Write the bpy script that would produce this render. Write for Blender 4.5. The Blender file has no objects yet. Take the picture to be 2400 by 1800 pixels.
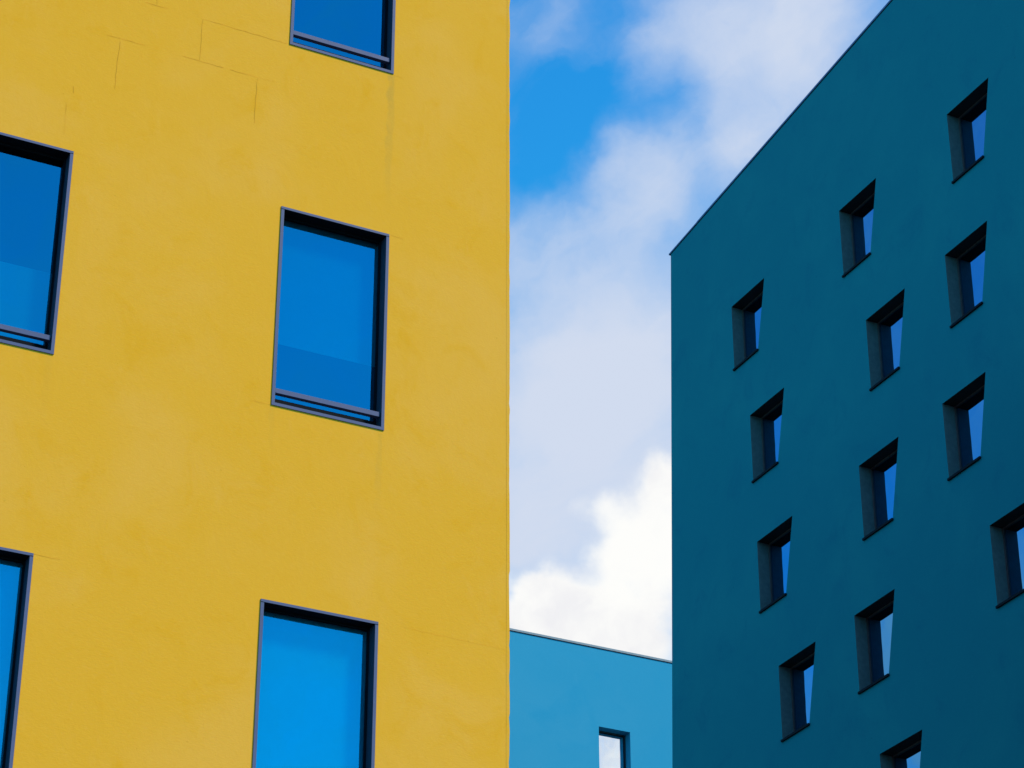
import bpy, bmesh, math, random
from mathutils import Vector, Matrix
random.seed(4)
R = math.radians
scene = bpy.context.scene
col = scene.collection

# ------------------------------------------------------------------ helpers
def tag(o, label=None, cat=None, group=None, kind=None):
    if label: o['label'] = label
    if cat: o['category'] = cat
    if group: o['group'] = group
    if kind: o['kind'] = kind
    return o

def empty(name, mat):
    o = bpy.data.objects.new(name, None)
    o.empty_display_size = 1
    col.objects.link(o)
    o.matrix_world = mat
    return o

class MB:
    """collects faces (lists of corners) with a material slot each, builds ONE mesh object"""
    def __init__(self): self.v, self.f, self.m, self.idx = [], [], [], {}
    def pt(self, p):
        k = (round(p[0], 5), round(p[1], 5), round(p[2], 5))
        if k not in self.idx:
            self.idx[k] = len(self.v); self.v.append(k)
        return self.idx[k]
    def face(self, pts, m=0):
        ids = []
        for p in pts:
            i = self.pt(p)
            if i not in ids: ids.append(i)
        if len(ids) > 2: self.f.append(ids); self.m.append(m)
    def box(self, x0, x1, y0, y1, z0, z1, m=0):
        a = [(x0,y0,z0),(x1,y0,z0),(x1,y0,z1),(x0,y0,z1)]
        b = [(x0,y1,z0),(x1,y1,z0),(x1,y1,z1),(x0,y1,z1)]
        self.face(a, m); self.face(b[::-1], m)
        for i in range(4):
            j = (i+1) % 4
            self.face([a[j], a[i], b[i], b[j]], m)
    def build(self, name, mats, parent=None, bevel=0):
        me = bpy.data.meshes.new(name)
        me.from_pydata(self.v, [], self.f)
        for p, m in zip(me.polygons, self.m): p.material_index = m
        for m in (mats if isinstance(mats, (list, tuple)) else [mats]): me.materials.append(m)
        me.update()
        o = bpy.data.objects.new(name, me)
        col.objects.link(o)
        if parent: o.parent = parent
        if bevel:
            b = o.modifiers.new('bevel', 'BEVEL'); b.width = bevel; b.segments = 2; b.limit_method = 'ANGLE'; b.angle_limit = R(40)
        return o

def ring(mb, outer, inner, y0, y1, m=0, side=True, outer_depth=None):
    """flat frame between two polygons (lists of (x,z)), its inner edges running back to y1"""
    n = len(outer)
    for i in range(n):
        j = (i+1) % n
        a, b, c, d = outer[i], outer[j], inner[j], inner[i]
        mb.face([(a[0],y0,a[1]),(b[0],y0,b[1]),(c[0],y0,c[1]),(d[0],y0,d[1])], m)
        if side:
            mb.face([(d[0],y0,d[1]),(c[0],y0,c[1]),(c[0],y1,c[1]),(d[0],y1,d[1])], m)
        if outer_depth is not None:
            mb.face([(b[0],y0,b[1]),(a[0],y0,a[1]),(a[0],outer_depth,a[1]),(b[0],outer_depth,b[1])], m)

def inset(p, l, r, b, t):
    """shrink BL,BR,TR,TL polygon by a width on each side (right side may lean)"""
    BL, BR, TR, TL = p
    def xr(z): return BR[0] + (TR[0]-BR[0])*(z-BR[1])/(TR[1]-BR[1]) - r
    def xl(z): return BL[0] + (TL[0]-BL[0])*(z-BL[1])/(TL[1]-BL[1]) + l
    zb, zt = BL[1]+b, TL[1]-t
    return [(xl(zb),zb),(xr(zb),zb),(xr(zt),zt),(xl(zt),zt)]

# ------------------------------------------------------------------ materials
def new_mat(name):
    m = bpy.data.materials.new(name); m.use_nodes = True
    nt = m.node_tree; nt.nodes.clear()
    out = nt.nodes.new('ShaderNodeOutputMaterial')
    return m, nt, out
class NT:
    def __init__(s, nt): s.nt = nt
    def add(s, t, **kw):
        n = s.nt.nodes.new(t)
        for k, v in kw.items(): setattr(n, k, v)
        return n
    def link(s, a, b): s.nt.links.new(a, b)
    def setin(s, n, i, v):
        if v is None: return
        if hasattr(v, 'links'): s.link(v, n.inputs[i])
        else: n.inputs[i].default_value = v
    def math(s, op, a, b=None, c=None, clamp=False):
        n = s.add('ShaderNodeMath', operation=op, use_clamp=clamp)
        s.setin(n, 0, a); s.setin(n, 1, b); s.setin(n, 2, c)
        return n.outputs[0]
    def noise(s, vec, scale, detail=4, rough=.55, dist=0.0):
        n = s.add('ShaderNodeTexNoise')
        s.setin(n, 'Vector', vec); n.inputs['Scale'].default_value = scale
        n.inputs['Detail'].default_value = detail; n.inputs['Roughness'].default_value = rough
        n.inputs['Distortion'].default_value = dist
        return n
    def ramp(s, v, lo, hi, a=0.0, b=1.0, smooth=True):
        n = s.add('ShaderNodeMapRange', interpolation_type='SMOOTHSTEP' if smooth else 'LINEAR')
        s.setin(n, 0, v)
        for i, x in zip((1,2,3,4), (lo,hi,a,b)): n.inputs[i].default_value = x
        return n.outputs[0]
    def mix(s, f, a, b, mode='MIX'):
        n = s.add('ShaderNodeMix', data_type='RGBA', blend_type=mode)
        s.setin(n, 0, f)
        for i, x in ((6, a), (7, b)):
            if hasattr(x, 'links'): s.link(x, n.inputs[i])
            else: n.inputs[i].default_value = (*x, 1)
        return n.outputs[2]
    def mapping(s, vec, scale):
        n = s.add('ShaderNodeMapping'); s.link(vec, n.inputs[0]); n.inputs['Scale'].default_value = scale
        return n.outputs[0]

def plaster(name, base, light, dark, bump=.25, streaks=(), patch=.9, fine=1.0):
    m, nt, out = new_mat(name); N = NT(nt)
    bs = N.add('ShaderNodeBsdfPrincipled'); N.link(bs.outputs[0], out.inputs[0])
    bs.inputs['Roughness'].default_value = .92
    bs.inputs['Specular IOR Level'].default_value = .12
    oc = N.add('ShaderNodeTexCoord').outputs['Object']
    n1 = N.noise(oc, .55*patch, 5, .6, .4).outputs[0]
    n2 = N.noise(N.mapping(oc, (.85, 1, .75)), 2.1*patch, 8, .68, .8).outputs[0]
    n3 = N.noise(N.mapping(oc, (1.1, 1, .55)), 5.5*patch, 7, .68, .4).outputs[0]
    n4 = N.noise(oc, 46*fine, 3, .6).outputs[0]
    c = N.mix(N.ramp(n1, .42, .70, 0, .6), base, light)
    c = N.mix(N.ramp(n2, .50, .74, 0, .7), c, dark)
    c = N.mix(N.ramp(n3, .55, .85, 0, .55), c, light)
    c = N.mix(N.ramp(n4, .52, .80, 0, .45), c, dark)
    n5 = N.noise(N.mapping(oc, (18*fine, 20, 75*fine)), 1.0, 4, .62, .4).outputs[0]      # trowel grain, drawn out sideways
    c = N.mix(N.ramp(n5, .50, .78, 0, .42), c, dark)
    c = N.mix(N.ramp(n5, .48, .24, 0, .40), c, light)
    pit = N.ramp(N.noise(oc, 17*fine, 2, .5).outputs[0], .735, .775)                      # small pits and specks
    c = N.mix(N.math('MULTIPLY', pit, .55), c, [k*.72 for k in dark])
    scr = N.ramp(N.noise(N.mapping(oc, (5*fine, 6, 26*fine)), 1.0, 5, .7, 1.6).outputs[0], .70, .80)
    c = N.mix(N.math('MULTIPLY', scr, .30), c, [k*.80 for k in dark])
    sep = N.add('ShaderNodeSeparateXYZ'); N.link(oc, sep.inputs[0])
    wob = N.math('MULTIPLY', N.math('SUBTRACT', n3, .5), .10)
    for (x, w, ztop, zbot, amt, sc_) in streaks:         # rain run-off marks below sill corners
        d = N.math('ABSOLUTE', N.math('SUBTRACT', N.math('ADD', sep.outputs[0], wob), x))
        a = N.ramp(d, w*.35, w, 1, 0)
        b = N.ramp(sep.outputs[2], zbot, ztop, 0, 1)
        b2 = N.ramp(sep.outputs[2], ztop-.004, ztop, 1, 0)
        k = N.math('MULTIPLY', N.math('MULTIPLY', a, b), b2)
        k = N.math('MULTIPLY', k, N.math('MULTIPLY', N.ramp(n3, .30, .62, .45, 1), amt))
        c = N.mix(k, c, sc_)
    N.link(c, bs.inputs['Base Color'])
    h = N.math('ADD', N.math('MULTIPLY', n3, .5), N.math('MULTIPLY', N.noise(oc, 30*fine, 6, .65).outputs[0], .35))
    h = N.math('ADD', h, N.math('MULTIPLY', n2, .9))
    h = N.math('ADD', h, N.math('MULTIPLY', n5, .35)); h = N.math('SUBTRACT', h, N.math('MULTIPLY', pit, .5))
    b = N.add('ShaderNodeBump'); b.inputs['Strength'].default_value = bump; b.inputs['Distance'].default_value = .02
    N.link(h, b.inputs['Height']); N.link(b.outputs[0], bs.inputs['Normal'])
    return m

def paint(name, base, rough=.5, spec=.4, var=.12, metallic=0, bump=.03):
    m, nt, out = new_mat(name); N = NT(nt)
    bs = N.add('ShaderNodeBsdfPrincipled'); N.link(bs.outputs[0], out.inputs[0])
    oc = N.add('ShaderNodeTexCoord').outputs['Object']
    n = N.noise(oc, 9, 5, .6).outputs[0]
    c = N.mix(N.ramp(n, .3, .75, 0, 1), [x*(1-var) for x in base], [x*(1+var) for x in base])
    N.link(c, bs.inputs['Base Color'])
    bs.inputs['Metallic'].default_value = metallic
    bs.inputs['Specular IOR Level'].default_value = spec
    N.link(N.ramp(n, .2, .8, rough-.07, rough+.07), bs.inputs['Roughness'])
    b = N.add('ShaderNodeBump'); b.inputs['Strength'].default_value = bump; b.inputs['Distance'].default_value = .01
    N.link(N.noise(oc, 60, 3).outputs[0], b.inputs['Height']); N.link(b.outputs[0], bs.inputs['Normal'])
    return m

def glass(name, tint, through, refl=.8, wave=.004):
    """blue coated solar glass: mostly mirrors the sky, lets a little of the room through"""
    m, nt, out = new_mat(name); N = NT(nt)
    g = N.add('ShaderNodeBsdfGlossy'); g.inputs['Color'].default_value = (*tint, 1); g.inputs['Roughness'].default_value = .0
    t = N.add('ShaderNodeBsdfTransparent'); t.inputs['Color'].default_value = (*through, 1)
    mx = N.add('ShaderNodeMixShader'); mx.inputs[0].default_value = refl
    N.link(t.outputs[0], mx.inputs[1]); N.link(g.outputs[0], mx.inputs[2]); N.link(mx.outputs[0], out.inputs[0])
    oc = N.add('ShaderNodeTexCoord').outputs['Object']
    b = N.add('ShaderNodeBump'); b.inputs['Strength'].default_value = 1; b.inputs['Distance'].default_value = wave
    N.link(N.noise(oc, 1.4, 1).outputs[0], b.inputs['Height']); N.link(b.outputs[0], g.inputs['Normal'])
    return m

YEL = (.785, .368, .024)
STAIN = (.52, .29, .045)
M = {}
YS = .7                                                 # metres per unit measured on the yellow wall
M['yellow'] = plaster('yellow_plaster', YEL, (.80, .393, .058), (.76, .338, .009), bump=.13, patch=1.25, fine=1.4,
    streaks=[(10.33*YS, .045, 18.87*YS+1.6, 16.62*YS+1.6, .55, STAIN),
             (10.31*YS, .035, 13.88*YS+1.6, 12.6*YS+1.6, .28, STAIN),
             (9.0*YS, .03, 13.9*YS+1.6, 13.1*YS+1.6, .15, STAIN),
             (6.42*YS, .04, 13.9*YS+1.6, 12.9*YS+1.6, .12, STAIN),
             (11.93*YS, .045, 60, -20, .16, (.60,.32,.06))])
M['crack'] = paint('plaster_joint', (.71, .312, .022), .9, .1, .25)
M['teal'] = plaster('teal_plaster', (.003, .198, .266), (.010, .234, .288), (.002, .166, .248), bump=.2, patch=.6, fine=.6)
M['blue'] = plaster('blue_plaster', (.024, .268, .44), (.042, .285, .452), (.014, .258, .44), bump=.15, patch=.28, fine=.5)
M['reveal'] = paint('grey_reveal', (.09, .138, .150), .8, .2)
M['soffit'] = paint('soffit_shade', (.012, .022, .024), .8, .2)  # shade under the window heads put into the colour
M['slate'] = paint('slate_metal', (.082, .100, .192), .6, .15, .06)
M['black_metal'] = paint('black_metal', (.006, .009, .015), .7, .04)
M['navy_metal'] = paint('navy_metal', (.03, .05, .09), .6, .15)
M['frame_teal'] = paint('dark_teal_metal', (.008, .022, .034), .5, .4)
M['bead'] = paint('brown_bead', (.10, .075, .085), .6, .3)
M['sill'] = paint('dark_sill_metal', (.007, .013, .022), .75, .06)
M['brown_frame'] = paint('umber_frame', (.035, .035, .04), .5, .4)
M['grey_cap'] = paint('grey_coping_metal', (.17, .22, .26), .5, .4)
M['navy_cap'] = paint('navy_coping_metal', (.05, .13, .30), .5, .4)
M['gap'] = paint('shadow_gap', (.006, .012, .02), .8, .1)  # shadow gap under the copings, drawn as a dark strip
M['blind'] = paint('pale_blind_cloth', (.40, .42, .44), .9, .1, .02)
M['pane_fill'] = paint('white_pane_fill', (.84, .86, .86), .9, .1, .02)  # white sheet added behind the lower yellow panes to brighten them
M['room'] = paint('dark_room', (.01, .014, .02), .9, .1)
M['dark_end'] = paint('dark_end_wall', (.035, .045, .06), .7, .2)  # unseen end wall, made dark so the teal wall gets less bounce
M['roofing'] = paint('grey_roofing', (.12, .12, .12), .9, .1)
M['glass_y'] = glass('blue_solar_glass', (.01, .36, .575), (.02, .75, .95), .6)
M['glass_t'] = glass('deep_blue_glass', (.09, .375, .68), (.0, .2, .4), .85)
M['glass_b'] = glass('clear_mirror_glass', (.93, .97, 1.0), (.2, .3, .4), .9)

# ------------------------------------------------------------------ walls with openings
def facade(mb, x0, x1, z0, ztop, openings, depth, m_rev=1, m_sof=2, xleft=None, reveal_y1=None, skip=None):
    """front wall in the plane y=0: rectangles round the openings, each opening with its reveals.
       ztop(x) gives the eaves line, xleft(z) a leaning left end."""
    zs = sorted({z0} | {o[0][1] for o in openings} | {o[3][1] for o in openings})
    xs = sorted({x0, x1} | {o[0][0] for o in openings} | {max(o[1][0], o[2][0]) for o in openings})
    zs.append(None)
    def X(x, z): return xleft(z) if (xleft and x == x0) else x
    for k in range(len(zs)-1):
        za, zb = zs[k], zs[k+1]
        for i in range(len(xs)-1):
            xa, xb = xs[i], xs[i+1]
            ta, tb = (ztop(xa), ztop(xb)) if zb is None else (zb, zb)
            cx, cz = (xa+xb)/2, (za + min(ta, tb))/2
            if any(o[0][0] < cx < max(o[1][0], o[2][0]) and o[0][1] < cz < o[3][1] for o in openings): continue
            mb.face([(X(xa,za),0,za),(xb,0,za),(xb,0,tb),(X(xa,ta),0,ta)], 0)
    for BL, BR, TR, TL in openings:
        bx = max(BR[0], TR[0])
        if abs(BR[0]-TR[0]) > 1e-4: mb.face([(BR[0],0,BR[1]),(bx,0,BR[1]),(TR[0],0,TR[1])], 0)
        d = depth
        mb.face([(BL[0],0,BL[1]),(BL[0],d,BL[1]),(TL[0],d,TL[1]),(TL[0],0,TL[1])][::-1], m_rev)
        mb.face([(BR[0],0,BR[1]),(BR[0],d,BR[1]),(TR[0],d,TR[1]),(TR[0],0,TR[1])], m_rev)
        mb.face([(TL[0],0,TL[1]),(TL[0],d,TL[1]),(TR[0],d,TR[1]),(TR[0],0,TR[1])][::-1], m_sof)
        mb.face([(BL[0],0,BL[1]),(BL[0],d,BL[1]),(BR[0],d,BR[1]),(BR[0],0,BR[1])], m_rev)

def shell(mb, x0, x1, z0, zt0, zt1, depth, m=0, xl=None, side=None):
    """side, back and inner faces of the block behind a facade"""
    xb = x0 if xl is None else xl
    D = depth
    r = .35 if side is not None else D
    mb.face([(x1,0,z0),(x1,r,z0),(x1,r,zt1),(x1,0,zt1)], m)
    if side is not None: mb.face([(x1,r,z0),(x1,D,z0),(x1,D,zt1),(x1,r,zt1)], side)
    mb.face([(x1,D,z0),(xb,D,z0),(x0,D,zt0),(x1,D,zt1)], m)

EYE = 1.6
AY = R(26.54)
dy = Vector((math.cos(AY), math.sin(AY), 0)); ny = Vector((math.sin(AY), -math.cos(AY), 0))
def frame_matrix(xaxis, yaxis, origin):
    m = Matrix.Identity(4)
    for i in range(3):
        m[i][0], m[i][1], m[i][2], m[i][3] = xaxis[i], yaxis[i], (0,0,1)[i], origin[i]
    return m

def copy_tree(o, parent):
    c = o.copy(); col.objects.link(c); c.parent = parent
    c.matrix_parent_inverse = o.matrix_parent_inverse.copy()
    for ch in list(o.children): copy_tree(ch, c)
    return c

# ================================================================== YELLOW BUILDING
yb = empty('yellow_building', frame_matrix(dy, -ny, -ny * (24.0049*YS)))
tag(yb, 'mustard yellow plastered building with large slate framed windows, nearest on the left', 'building')
def yz(z): return z*YS + EYE
Y_WIN = [(8.985, 13.93), (8.985, 18.895), (5.09, 13.93), (8.98, 8.925), (5.085, 8.925), (5.09, 18.895)]
WW, WH = 1.375*YS, 2.635*YS
OUT = .008                                               # casing stands this proud of the plaster
yops = []
for (u, z) in Y_WIN:
    x, z_ = u*YS, yz(z)
    yops.append([(x, z_), (x+WW, z_), (x+WW, z_+WH), (x, z_+WH)])
mb = MB()
YX0, YX1, YTOP = -6.0, 11.955*YS-.005, yz(39.5)
YDEP = 26.0  # unseen height and depth of the block enlarged to shade the teal wall
facade(mb, YX0, YX1, 0.0, lambda x: YTOP, yops, .30, 2, 2)
shell(mb, YX0, YX1, 0, YTOP, YTOP, YDEP, side=3)
mb.face([(YX0,0,0),(YX0,0,YTOP),(YX0,YDEP,YTOP),(YX0,YDEP,0)], 0)
def crack(pts, w):
    """hairline joint of the plaster boards, 1.5 mm proud strip with a wavering edge"""
    for (a, b) in zip(pts, pts[1:]):
        a = Vector((a[0]*YS, yz(a[1]))); b = Vector((b[0]*YS, yz(b[1])))
        L = (b-a).length; n = max(2, int(L/.06)); t = (b-a)/L; nn = Vector((-t.y, t.x))
        prev = None
        for i in range(n+1):
            s = i/n
            p = a.lerp(b, s) + nn*random.uniform(-.004, .004)
            ww = .72*w*(.25 + .75*math.sin(math.pi*min(1, max(0, .06+.9*s)))**.5)*random.uniform(.45, 1.1)
            cur = (p+nn*ww/2, p-nn*ww/2)
            if prev and random.random() > .03:
                mb.face([(prev[1].x,-.0015,prev[1].y),(cur[1].x,-.0015,cur[1].y),(cur[0].x,-.0015,cur[0].y),(prev[0].x,-.0015,prev[0].y)], 1)
            prev = cur
for pts, w in [([(7.86,18.90),(8.95,18.89)], .0042), ([(7.865,18.88),(7.87,18.29)], .006), ([(7.65,18.285),(8.60,18.28)], .0046),
               ([(8.60,18.27),(8.595,17.62)], .0075), ([(6.885,18.24),(6.87,17.56)], .0075), ([(6.72,18.28),(7.2,18.285)], .0042),
               ([(7.15,18.90),(7.45,18.905)], .0035), ([(7.29,18.91),(7.285,19.5)], .004), ([(6.39,17.45),(6.41,17.26)], .005),
               ([(6.33,17.2),(6.335,16.76)], .0032), ([(8.6,18.28),(8.85,18.285)], .0025), 
               ([(6.48,16.555),(6.72,16.55)], .002), ([(6.46,11.56),(6.75,11.555)], .0032),
               ([(8.97,13.925),(8.72,13.93)], .003), ([(10.38,16.56),(10.55,16.555)], .003),
               ([(10.62,11.56),(11.9,11.53)], .0018), ([(10.36,18.88),(10.5,18.88)], .0025)]:
    crack(pts, w)
z = 8.0                                                 # slightly ragged corner bead of the plaster
pv = None
while z < 18.5:
    j = YX1 + .004 + random.uniform(-.003, .0055)
    cur = (j, z)
    if pv: mb.face([(YX1-.02,-.0012,pv[1]),(pv[0],-.0012,pv[1]),(cur[0],-.0012,cur[1]),(YX1-.02,-.0012,cur[1])], 0); mb.face([(pv[0],-.0012,pv[1]),(pv[0],.06,pv[1]),(cur[0],.06,cur[1]),(cur[0],-.0012,cur[1])], 0)
    pv = cur; z += random.uniform(.03, .16)
yw = mb.build('wall', [M['yellow'], M['crack'], M['black_metal'], M['dark_end']], yb)
mb = MB(); mb.box(YX0+.05, YX1-.05, 0.05, YDEP-.05, YTOP-.35, YTOP-.25); mb.build('roof', M['roofing'], yb)
mb = MB(); mb.box(YX0-.03, YX1+.03, -.03, YDEP+.03, YTOP+.002, YTOP+.06); mb.build('coping', M['grey_cap'], yb)

F = .026
def yellow_window(P):
    mb = MB()
    win = [(0,0),(WW,0),(WW,WH),(0,WH)]
    inn = inset(win, F, F, F, F*.85)
    ring(mb, win, inn, -OUT, .0, 0, side=False, outer_depth=.05)
    # liner: the inner faces of the casing, dark
    n = 4
    for i in range(n):
        a, b = inn[i], inn[(i+1) % n]
        mb.face([(a[0],-OUT,a[1]),(b[0],-OUT,b[1]),(b[0],.098,b[1]),(a[0],.098,a[1])], 1 if i != 2 else 2)
    # mitre lines at the two head corners: thin dark butt joint, the head piece sits between
    for x in (0.0, WW-F):
        mb.box(x+.001, x+F-.001, -OUT-.0012, -OUT+.002, WH-F*.85-.004, WH-F*.85, 2)
    f = mb.build('window', [M['slate'], M['navy_metal'], M['black_metal']], P)
    mb = MB()
    sash = inset(inn, .016, .016, .090, .016)
    ring(mb, inn, sash, .098, .114, 0)
    bead = inset(sash, -.0, .012, .0, .0)
    sh = mb.build('sash', M['black_metal'], f)
    mb = MB(); mb.face([(p[0],.112,p[1]) for p in sash]); mb.build('pane', M['glass_y'], f)
    # dark room behind the pane
    mb = MB(); a = inset(sash, -.03, -.03, -.03, -.03)
    mb.box(a[0][0], a[2][0], .30, .31, a[0][1], a[2][1])
    for i in range(4):
        p, q = a[i], a[(i+1) % 4]
        mb.face([(p[0],.118,p[1]),(q[0],.118,q[1]),(q[0],.30,q[1]),(p[0],.30,p[1])])
    mb.build('interior', M['room'], f)
    mb = MB()
    zr = (14.104-13.93)*YS
    mb.box(F+.0015, WW-F-.010, .008, .05, zr, zr+.042)
    mb.build('guard_rail', M['slate'], f, .002)
    return f, sash
proto, sash = yellow_window(yb)
proto.location = (Y_WIN[0][0]*YS, 0, yz(Y_WIN[0][1]))
wins_y = [proto]
for (u, z) in Y_WIN[1:]:
    c = copy_tree(proto, yb); c.location = (u*YS, 0, yz(z)); wins_y.append(c)
def blind(win, z0, z1, m='blind'):
    mb = MB(); mb.box(sash[0][0]-.01, sash[1][0]+.01, .140, .145, z0, z1)
    b = mb.build('roller_blind_or_fill', M[m], win); return b
zl = sash[0][1]; zh = sash[2][1]
blind(wins_y[0], (14.85-13.93)*YS, zh+.01)
blind(wins_y[2], zl-.01, (15.05-13.93)*YS)
blind(wins_y[3], zl-.01, zh+.01, 'pane_fill')  # both lower windows get the added brightening sheet
blind(wins_y[4], zl-.01, zh+.01, 'pane_fill')

# ================================================================== TEAL BUILDING  (local x runs towards the right end of the facade: x = -u)
TD = 28.562
tb = empty('teal_building', frame_matrix(ny, dy, dy*TD))
tag(tb, 'dark teal plastered building with small trapezoid windows and a sloping roof edge, on the right', 'building')
T_ROWS = [(31.86, (36.55, 40.745, 45.455, 32.3)), (28.64, (37.075, 40.04, 44.88, 33.0)), (25.39, (37.62, 40.695, 44.85, 33.4)),
          (22.145, (36.48, 41.25, 44.24, 32.5)), (18.9, (40.70, 34.6)), (15.66, (37.4, 41.1, 44.3)), (12.42, (36.6, 40.2, 44.9)),
          (9.18, (37.6, 41.0, 45.1)), (5.94, (36.8, 40.6, 44.6)), (2.7, (37.3, 41.2, 45.0))]
TH = 1.72
def trap(x, zt): return [(x, zt-TH), (x+1.065, zt-TH), (x+1.495, zt), (x, zt)]
tops, tpos = [], []
for zt, us in T_ROWS:
    for u in us:
        tops.append(trap(-u, zt+EYE)); tpos.append((-u, zt-TH+EYE))
def t_roof(x): return 34.885 + EYE + (x+48.19)*.1045
TX0, TX1 = -48.19, -28.0
def t_left(z): return -48.19 - max(-2, (34.92+EYE-z))*.0545
mb = MB()
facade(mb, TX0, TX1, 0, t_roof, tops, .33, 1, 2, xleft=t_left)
B = .05
zt0, zt1 = t_roof(TX0), t_roof(TX1)
# rounded plaster corner on the left end, then the end wall
arc = [(-B*math.sin(a), B*(1-math.cos(a))) for a in (0, R(30), R(60), R(90))]
for (a, b) in zip(arc, arc[1:]):
    mb.face([(t_left(0)+a[0],a[1],0),(TX0+a[0],a[1],zt0),(TX0+b[0],b[1],zt0),(t_left(0)+b[0],b[1],0)], 0)
mb.face([(t_left(0)-B,B,0),(TX0-B,B,zt0),(TX0-B,14,zt0),(t_left(0)-B,14,0)], 0)
mb.face([(TX1,0,0),(TX1,14,0),(TX1,14,zt1),(TX1,0,zt1)], 0)
mb.face([(TX1,14,0),(t_left(0)-B,14,0),(TX0-B,14,zt0),(TX1,14,zt1)], 0)
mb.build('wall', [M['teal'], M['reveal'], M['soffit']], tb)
def sloped_slab(mb, x0, x1, y0, y1, zf, t, m=0):
    a = [(x0,y0,zf(x0)),(x1,y0,zf(x1)),(x1,y0,zf(x1)+t),(x0,y0,zf(x0)+t)]
    b = [(p[0],y1,p[2]) for p in a]
    mb.face(a, m); mb.face(b[::-1], m)
    for i in range(4):
        j = (i+1) % 4; mb.face([a[j],a[i],b[i],b[j]], m)
mb = MB(); sloped_slab(mb, TX0, TX1-.03, .25, 13.9, lambda x: t_roof(x)-.3, .1); mb.build('roof', M['roofing'], tb)
def coping(x0, x1, dz):
    mb = MB()
    sloped_slab(mb, x0, x1, -.018, .32, lambda x: t_roof(x)+.008, .040+dz, 0)
    sloped_slab(mb, x0+.03, x1-.0, -.010, .30, lambda x: t_roof(x)-.012, .028, 1)
    mb.build('coping', [M['navy_cap'], M['gap']], tb)
coping(TX0-B-.035, -46.86, 0); coping(-46.857, -38.0, .010); coping(-37.997, TX1+.03, .010)

def teal_window(P):
    t = trap(0, TH)
    mb = MB()
    outer = inset(t, 0, 0, 0, 0)
    i1 = inset(t, .034, .034, .03, .026)
    ring(mb, outer, i1, .292, .308, 1)
    i3 = inset(t, .052, .052, .06, .042)
    ring(mb, i1, i3, .308, .326, 0)
    f = mb.build('window', [M['frame_teal'], M['bead']], P)
    mb = MB(); mb.face([(p[0],.323,p[1]) for p in i3]); mb.build('pane', M['glass_t'], f)
    mb = MB(); a = inset(i3, -.03, -.03, -.03, -.03)
    mb.face([(p[0],.62,p[1]) for p in a])
    for i in range(4):
        p, q = a[i], a[(i+1) % 4]
        mb.face([(p[0],.33,p[1]),(q[0],.33,q[1]),(q[0],.62,q[1]),(p[0],.62,p[1])])
    mb.build('interior', M['room'], f)
    mb = MB()
    mb.box(-.012, 1.065+.03, -.045, -.003, -.042, .008)
    mb.box(.004, 1.065-.004, -.0025, .291, -.0, .006)
    mb.build('sill', M['sill'], f, .004)
    return f
tproto = teal_window(tb); tproto.location = (tpos[0][0], 0, tpos[0][1])
for (x, z) in tpos[1:]:
    c = copy_tree(tproto, tb); c.location = (x, 0, z)

# ================================================================== BLUE BUILDING
BD = 72.999
bb = empty('blue_building', frame_matrix(dy, -ny, -ny*BD))
tag(bb, 'light blue plastered building low in the gap between the yellow and teal buildings', 'building')
BTOP = 35.81 + EYE
BW, BH = 1.215, 2.5
bpos = [(39.76, 32.93-BH+EYE), (46.2, 32.93-BH+EYE), (34.1, 32.93-BH+EYE)] + [(x, 32.93-BH+EYE-3.6*k) for k in range(1, 9) for x in (33.0+2.1*(k % 3), 41.2-1.7*(k % 2), 47.0)]
bops = [[(x,z),(x+BW,z),(x+BW,z+BH),(x,z+BH)] for x, z in bpos]
mb = MB()
BX0, BX1 = 24.0, 56.0
facade(mb, BX0, BX1, 0, lambda x: BTOP, bops, .38, 0, 0)
shell(mb, BX0, BX1, 0, BTOP, BTOP, 14)
mb.face([(BX0,0,0),(BX0,0,BTOP),(BX0,14,BTOP),(BX0,14,0)], 0)
mb.build('wall', [M['blue']], bb)
mb = MB(); mb.box(BX0+.1, BX1-.1, .3, 13.9, BTOP-.4, BTOP-.3); mb.build('roof', M['roofing'], bb)
mb = MB()
mb.box(BX0-.05, BX1+.05, -.025, .34, BTOP+.010, BTOP+.085, 0); mb.box(BX0+.01, BX1-.01, -.018, .30, BTOP-.012, BTOP+.010, 1)
mb.build('coping', [M['grey_cap'], M['gap']], bb)
def blue_window(P):
    o = [(0,0),(BW,0),(BW,BH),(0,BH)]
    mb = MB()
    a = inset(o, .05, .05, .07, .05); ring(mb, o, a, .335, .355, 0)
    b = inset(o, .075, .075, .10, .075); ring(mb, a, b, .355, .374, 1)
    f = mb.build('window', [M['brown_frame'], M['black_metal']], P)
    mb = MB(); mb.face([(p[0],.370,p[1]) for p in b]); mb.build('pane', M['glass_b'], f)
    mb = MB(); c = inset(b, -.03, -.03, -.03, -.03)
    mb.face([(p[0],.6,p[1]) for p in c])
    for i in range(4):
        p, q = c[i], c[(i+1) % 4]
        mb.face([(p[0],.378,p[1]),(q[0],.378,q[1]),(q[0],.6,q[1]),(p[0],.6,p[1])])
    mb.build('interior', M['room'], f)
    mb = MB(); mb.box(-.01, BW+.01, -.03, -.003, -.04, .008); mb.box(.003, BW-.003, -.0025, .334, 0, .006)
    mb.build('sill', M['sill'], f, .004)
    return f
bproto = blue_window(bb); bproto.location = (bpos[0][0], 0, bpos[0][1])
for (x, z) in bpos[1:]:
    c = copy_tree(bproto, bb); c.location = (x, 0, z)

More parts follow.
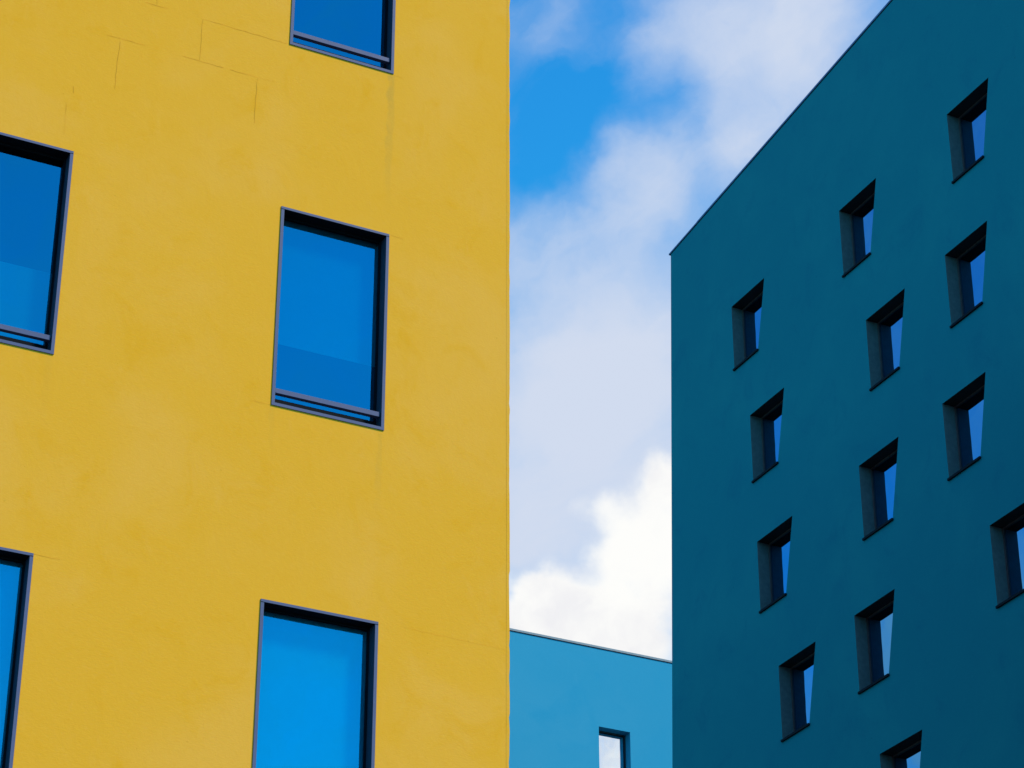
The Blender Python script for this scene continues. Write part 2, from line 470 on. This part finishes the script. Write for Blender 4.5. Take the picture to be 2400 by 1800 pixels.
# ================================================================== GROUND
me = bpy.data.meshes.new('ground')
s = 1500
me.from_pydata([(-s,-s,0),(s,-s,0),(s,s,0),(-s,s,0)], [], [(0,1,2,3)])
m, nt, out = new_mat('dark_paving'); N = NT(nt)
bs = N.add('ShaderNodeBsdfPrincipled'); N.link(bs.outputs[0], out.inputs[0]); bs.inputs['Roughness'].default_value = .9
oc = N.add('ShaderNodeTexCoord').outputs['Object']
N.link(N.mix(N.ramp(N.noise(oc, .4, 6, .6).outputs[0], .35, .7), (.035,.037,.04), (.06,.06,.06)), bs.inputs['Base Color'])
me.materials.append(m)
g = bpy.data.objects.new('ground', me); col.objects.link(g); tag(g, kind='structure')

# ================================================================== SKY AND SUN
SUN_AZ, SUN_EL = 106.0, 50.0                              # compass style: 0 = +y, clockwise
w = bpy.data.worlds.new('World'); scene.world = w; w.use_nodes = True
nt = w.node_tree; nt.nodes.clear(); N = NT(nt)
out = N.add('ShaderNodeOutputWorld'); bg = N.add('ShaderNodeBackground'); N.link(bg.outputs[0], out.inputs[0])
bg.inputs['Strength'].default_value = .15
sky = N.add('ShaderNodeTexSky', sky_type='NISHITA', sun_disc=False)
sky.sun_elevation = R(SUN_EL); sky.sun_rotation = R(SUN_AZ)
sky.air_density = 1.0; sky.dust_density = .2; sky.ozone_density = 4.0
tint = N.add('ShaderNodeVectorMath', operation='MULTIPLY'); N.link(sky.outputs[0], tint.inputs[0])
dirv = N.add('ShaderNodeTexCoord').outputs['Generated']
sepd = N.add('ShaderNodeSeparateXYZ'); N.link(dirv, sepd.inputs[0])
N.link(N.mix(N.ramp(sepd.outputs[2], math.sin(R(20)), math.sin(R(39)), 0, 1, False), (.17, 1.62, 1.76), (.15, 1.23, 1.70)), tint.inputs[1])   # blue deepens with height
# wispy warp of the direction, so that cloud banks have torn edges
nw = N.noise(dirv, 9, 5, .55).outputs[1]
nw2 = N.noise(dirv, 42, 4, .55).outputs[1]
def vm(op, a, b):
    n = N.add('ShaderNodeVectorMath', operation=op)
    for i, x in enumerate((a, b)):
        if x is None: continue
        if hasattr(x, 'links'): N.link(x, n.inputs[i])
        else: n.inputs[i].default_value = x
    return n
def scale(v, k):
    n = N.add('ShaderNodeVectorMath', operation='SCALE'); N.link(v, n.inputs[0]); n.inputs['Scale'].default_value = k; return n.outputs[0]
wv = vm('ADD', vm('ADD', dirv, scale(vm('SUBTRACT', nw, (.5,.5,.5)).outputs[0], .055)).outputs[0], scale(vm('SUBTRACT', nw2, (.5,.5,.5)).outputs[0], .02)).outputs[0]
cv = vm('ADD', dirv, scale(vm('SUBTRACT', nw2, (.5,.5,.5)).outputs[0], .022)).outputs[0]
def azel(az, el): return (math.sin(R(az))*math.cos(R(el)), math.cos(R(az))*math.cos(R(el)), math.sin(R(el)))
def blob(v, az, el, rad, wgt, core=0.0):
    d = vm('DISTANCE', v, azel(az, el)).outputs[1]
    return N.ramp(d, R(rad)*core, R(rad), wgt, 0)
def total(v, blobs, base):
    acc = base
    for b in blobs: acc = N.math('ADD', acc, blob(v, *b))
    return acc
VEIL = [(7.85, 36.51, 3.19, 1.0), (5.07, 36.2, 1.88, 0.42), (3.14, 33.29, 1.6, 0.5), (6.06, 33.65, 1.97, 0.5), (2.84, 30.77, 3.76, 0.7), (1.07, 28.64, 3.1, 0.5), (3.15, 26.73, 5.82, 0.7), (4.75, 34.36, 2.72, 0.42), (0.0, 25.83, 2.07, 0.45), (1.04, 36.49, 1.41, 0.24), (2.88, 36.09, 1.41, 0.22), (3.84, 36.89, 1.22, 0.2), (0.28, 31.93, 1.41, 0.3), (2.05, 24.42, 4.7, 0.3), (1.02, 34.26, 2.16, -0.36), (0.45, 33.61, 1.13, -0.16), (1.72, 35.42, 1.41, -0.24), (3.07, 34.79, 1.22, -0.14), (4.51, 34.04, 0.56, -0.2), (4.11, 35.13, 1.22, -0.24), (0.12, 37.37, 1.03, -0.24), (2.56, 37.11, 1.31, -0.24), (2.31, 36.1, 1.22, -0.1), (0.17, 35.1, 1.13, -0.14), (124.6, 21.0, 4.5, 0.8), (-64.1, 22.7, 3.4, 2.6), (-60.0, 20.8, 3.2, 0.4)]
CUM = [(3.49, 25.98, 1.78, 0.9), (3.79, 27.09, 0.89, 0.72), (4.13, 24.93, 1.41, 0.7), (2.39, 25.44, 1.22, 0.55), (2.46, 24.22, 1.78, 0.8), (0.82, 24.47, 1.08, 0.85), (0.1, 24.24, 1.13, 0.8), (1.63, 23.77, 1.41, 0.8), (0.51, 22.94, 1.88, 0.8), (3.04, 22.91, 1.88, 0.9), (1.57, 26.43, 0.56, 0.36), (2.3, 26.38, 0.75, 0.34), (124.2, 20.4, 3.2, 0.66), (-64.3, 23.2, 2.5, 0.95)]
fine = N.noise(wv, 26, 7, .6, .3).outputs[0]
big = N.noise(dirv, 7, 5, .55, .5).outputs[0]
def dot(v, a):
    n = N.add('ShaderNodeVectorMath', operation='DOT_PRODUCT'); N.link(v, n.inputs[0]); n.inputs[1].default_value = a; return n.outputs['Value']
cx = N.add('ShaderNodeCombineXYZ')
N.link(N.math('MULTIPLY', dot(wv, (.80, -.29, .52)), 9.0), cx.inputs[0]); N.link(N.math('MULTIPLY', dot(wv, (-.60, -.39, .70)), 34.0), cx.inputs[1])
streak = N.noise(cx.outputs[0], 1.0, 6, .58, .6).outputs[0]
f = total(wv, VEIL, N.math('ADD', N.math('MULTIPLY', N.math('SUBTRACT', N.math('ADD', N.math('MULTIPLY', fine, .5), N.math('MULTIPLY', streak, .5)), .5), 1.15), N.math('MULTIPLY', N.math('SUBTRACT', big, .5), .3)))
high = N.math('MULTIPLY', N.ramp(sepd.outputs[2], math.sin(R(42)), math.sin(R(62)), 0, 1), N.ramp(N.noise(dirv, 3.2, 6, .6, .4).outputs[0], .36, .56))   # unseen broken cloud added overhead as neutral fill light
f = N.math('ADD', f, N.math('MULTIPLY', high, 1.1))
veil = N.ramp(f, -.34, 1.10, 0, 1)
c1 = N.mix(veil, tint.outputs[0], (4.25, 4.75, 5.75))
fc = total(cv, CUM, N.math('MULTIPLY', N.math('SUBTRACT', N.noise(dirv, 48, 6, .55).outputs[0], .5), .62))
cum = N.ramp(fc, .16, .92, 0, 1)
shade = N.noise(cv, 24, 5, .55).outputs[0]
cc = N.mix(N.ramp(shade, .40, .70), (6.6, 6.6, 6.45), (5.75, 5.75, 5.95))
c2 = N.mix(cum, c1, cc)
N.link(c2, bg.inputs['Color'])

sl = bpy.data.lights.new('sun', 'SUN'); sl.energy = 4.8; sl.angle = R(9.0); sl.color = (1.0, .90, .76)
so = bpy.data.objects.new('sun', sl); col.objects.link(so)
sd = Vector(azel(SUN_AZ, SUN_EL))
so.rotation_euler = sd.to_track_quat('Z', 'Y').to_euler()

# ================================================================== CAMERA
cd = bpy.data.cameras.new('camera'); cam = bpy.data.objects.new('camera', cd); col.objects.link(cam)
cam.location = (0, 0, EYE); cam.rotation_euler = (R(90+29.115), 0, 0)
cd.sensor_width = 36; cd.lens = 6101.68/2400*36; cd.clip_start = .1; cd.clip_end = 5000
scene.camera = cam
scene.view_settings.view_transform = 'Standard'; scene.view_settings.look = 'None'
scene.view_settings.exposure = 0; scene.view_settings.gamma = 1
scene.cycles.use_denoising = True
scene.cycles.max_bounces = 8; scene.cycles.transparent_max_bounces = 8
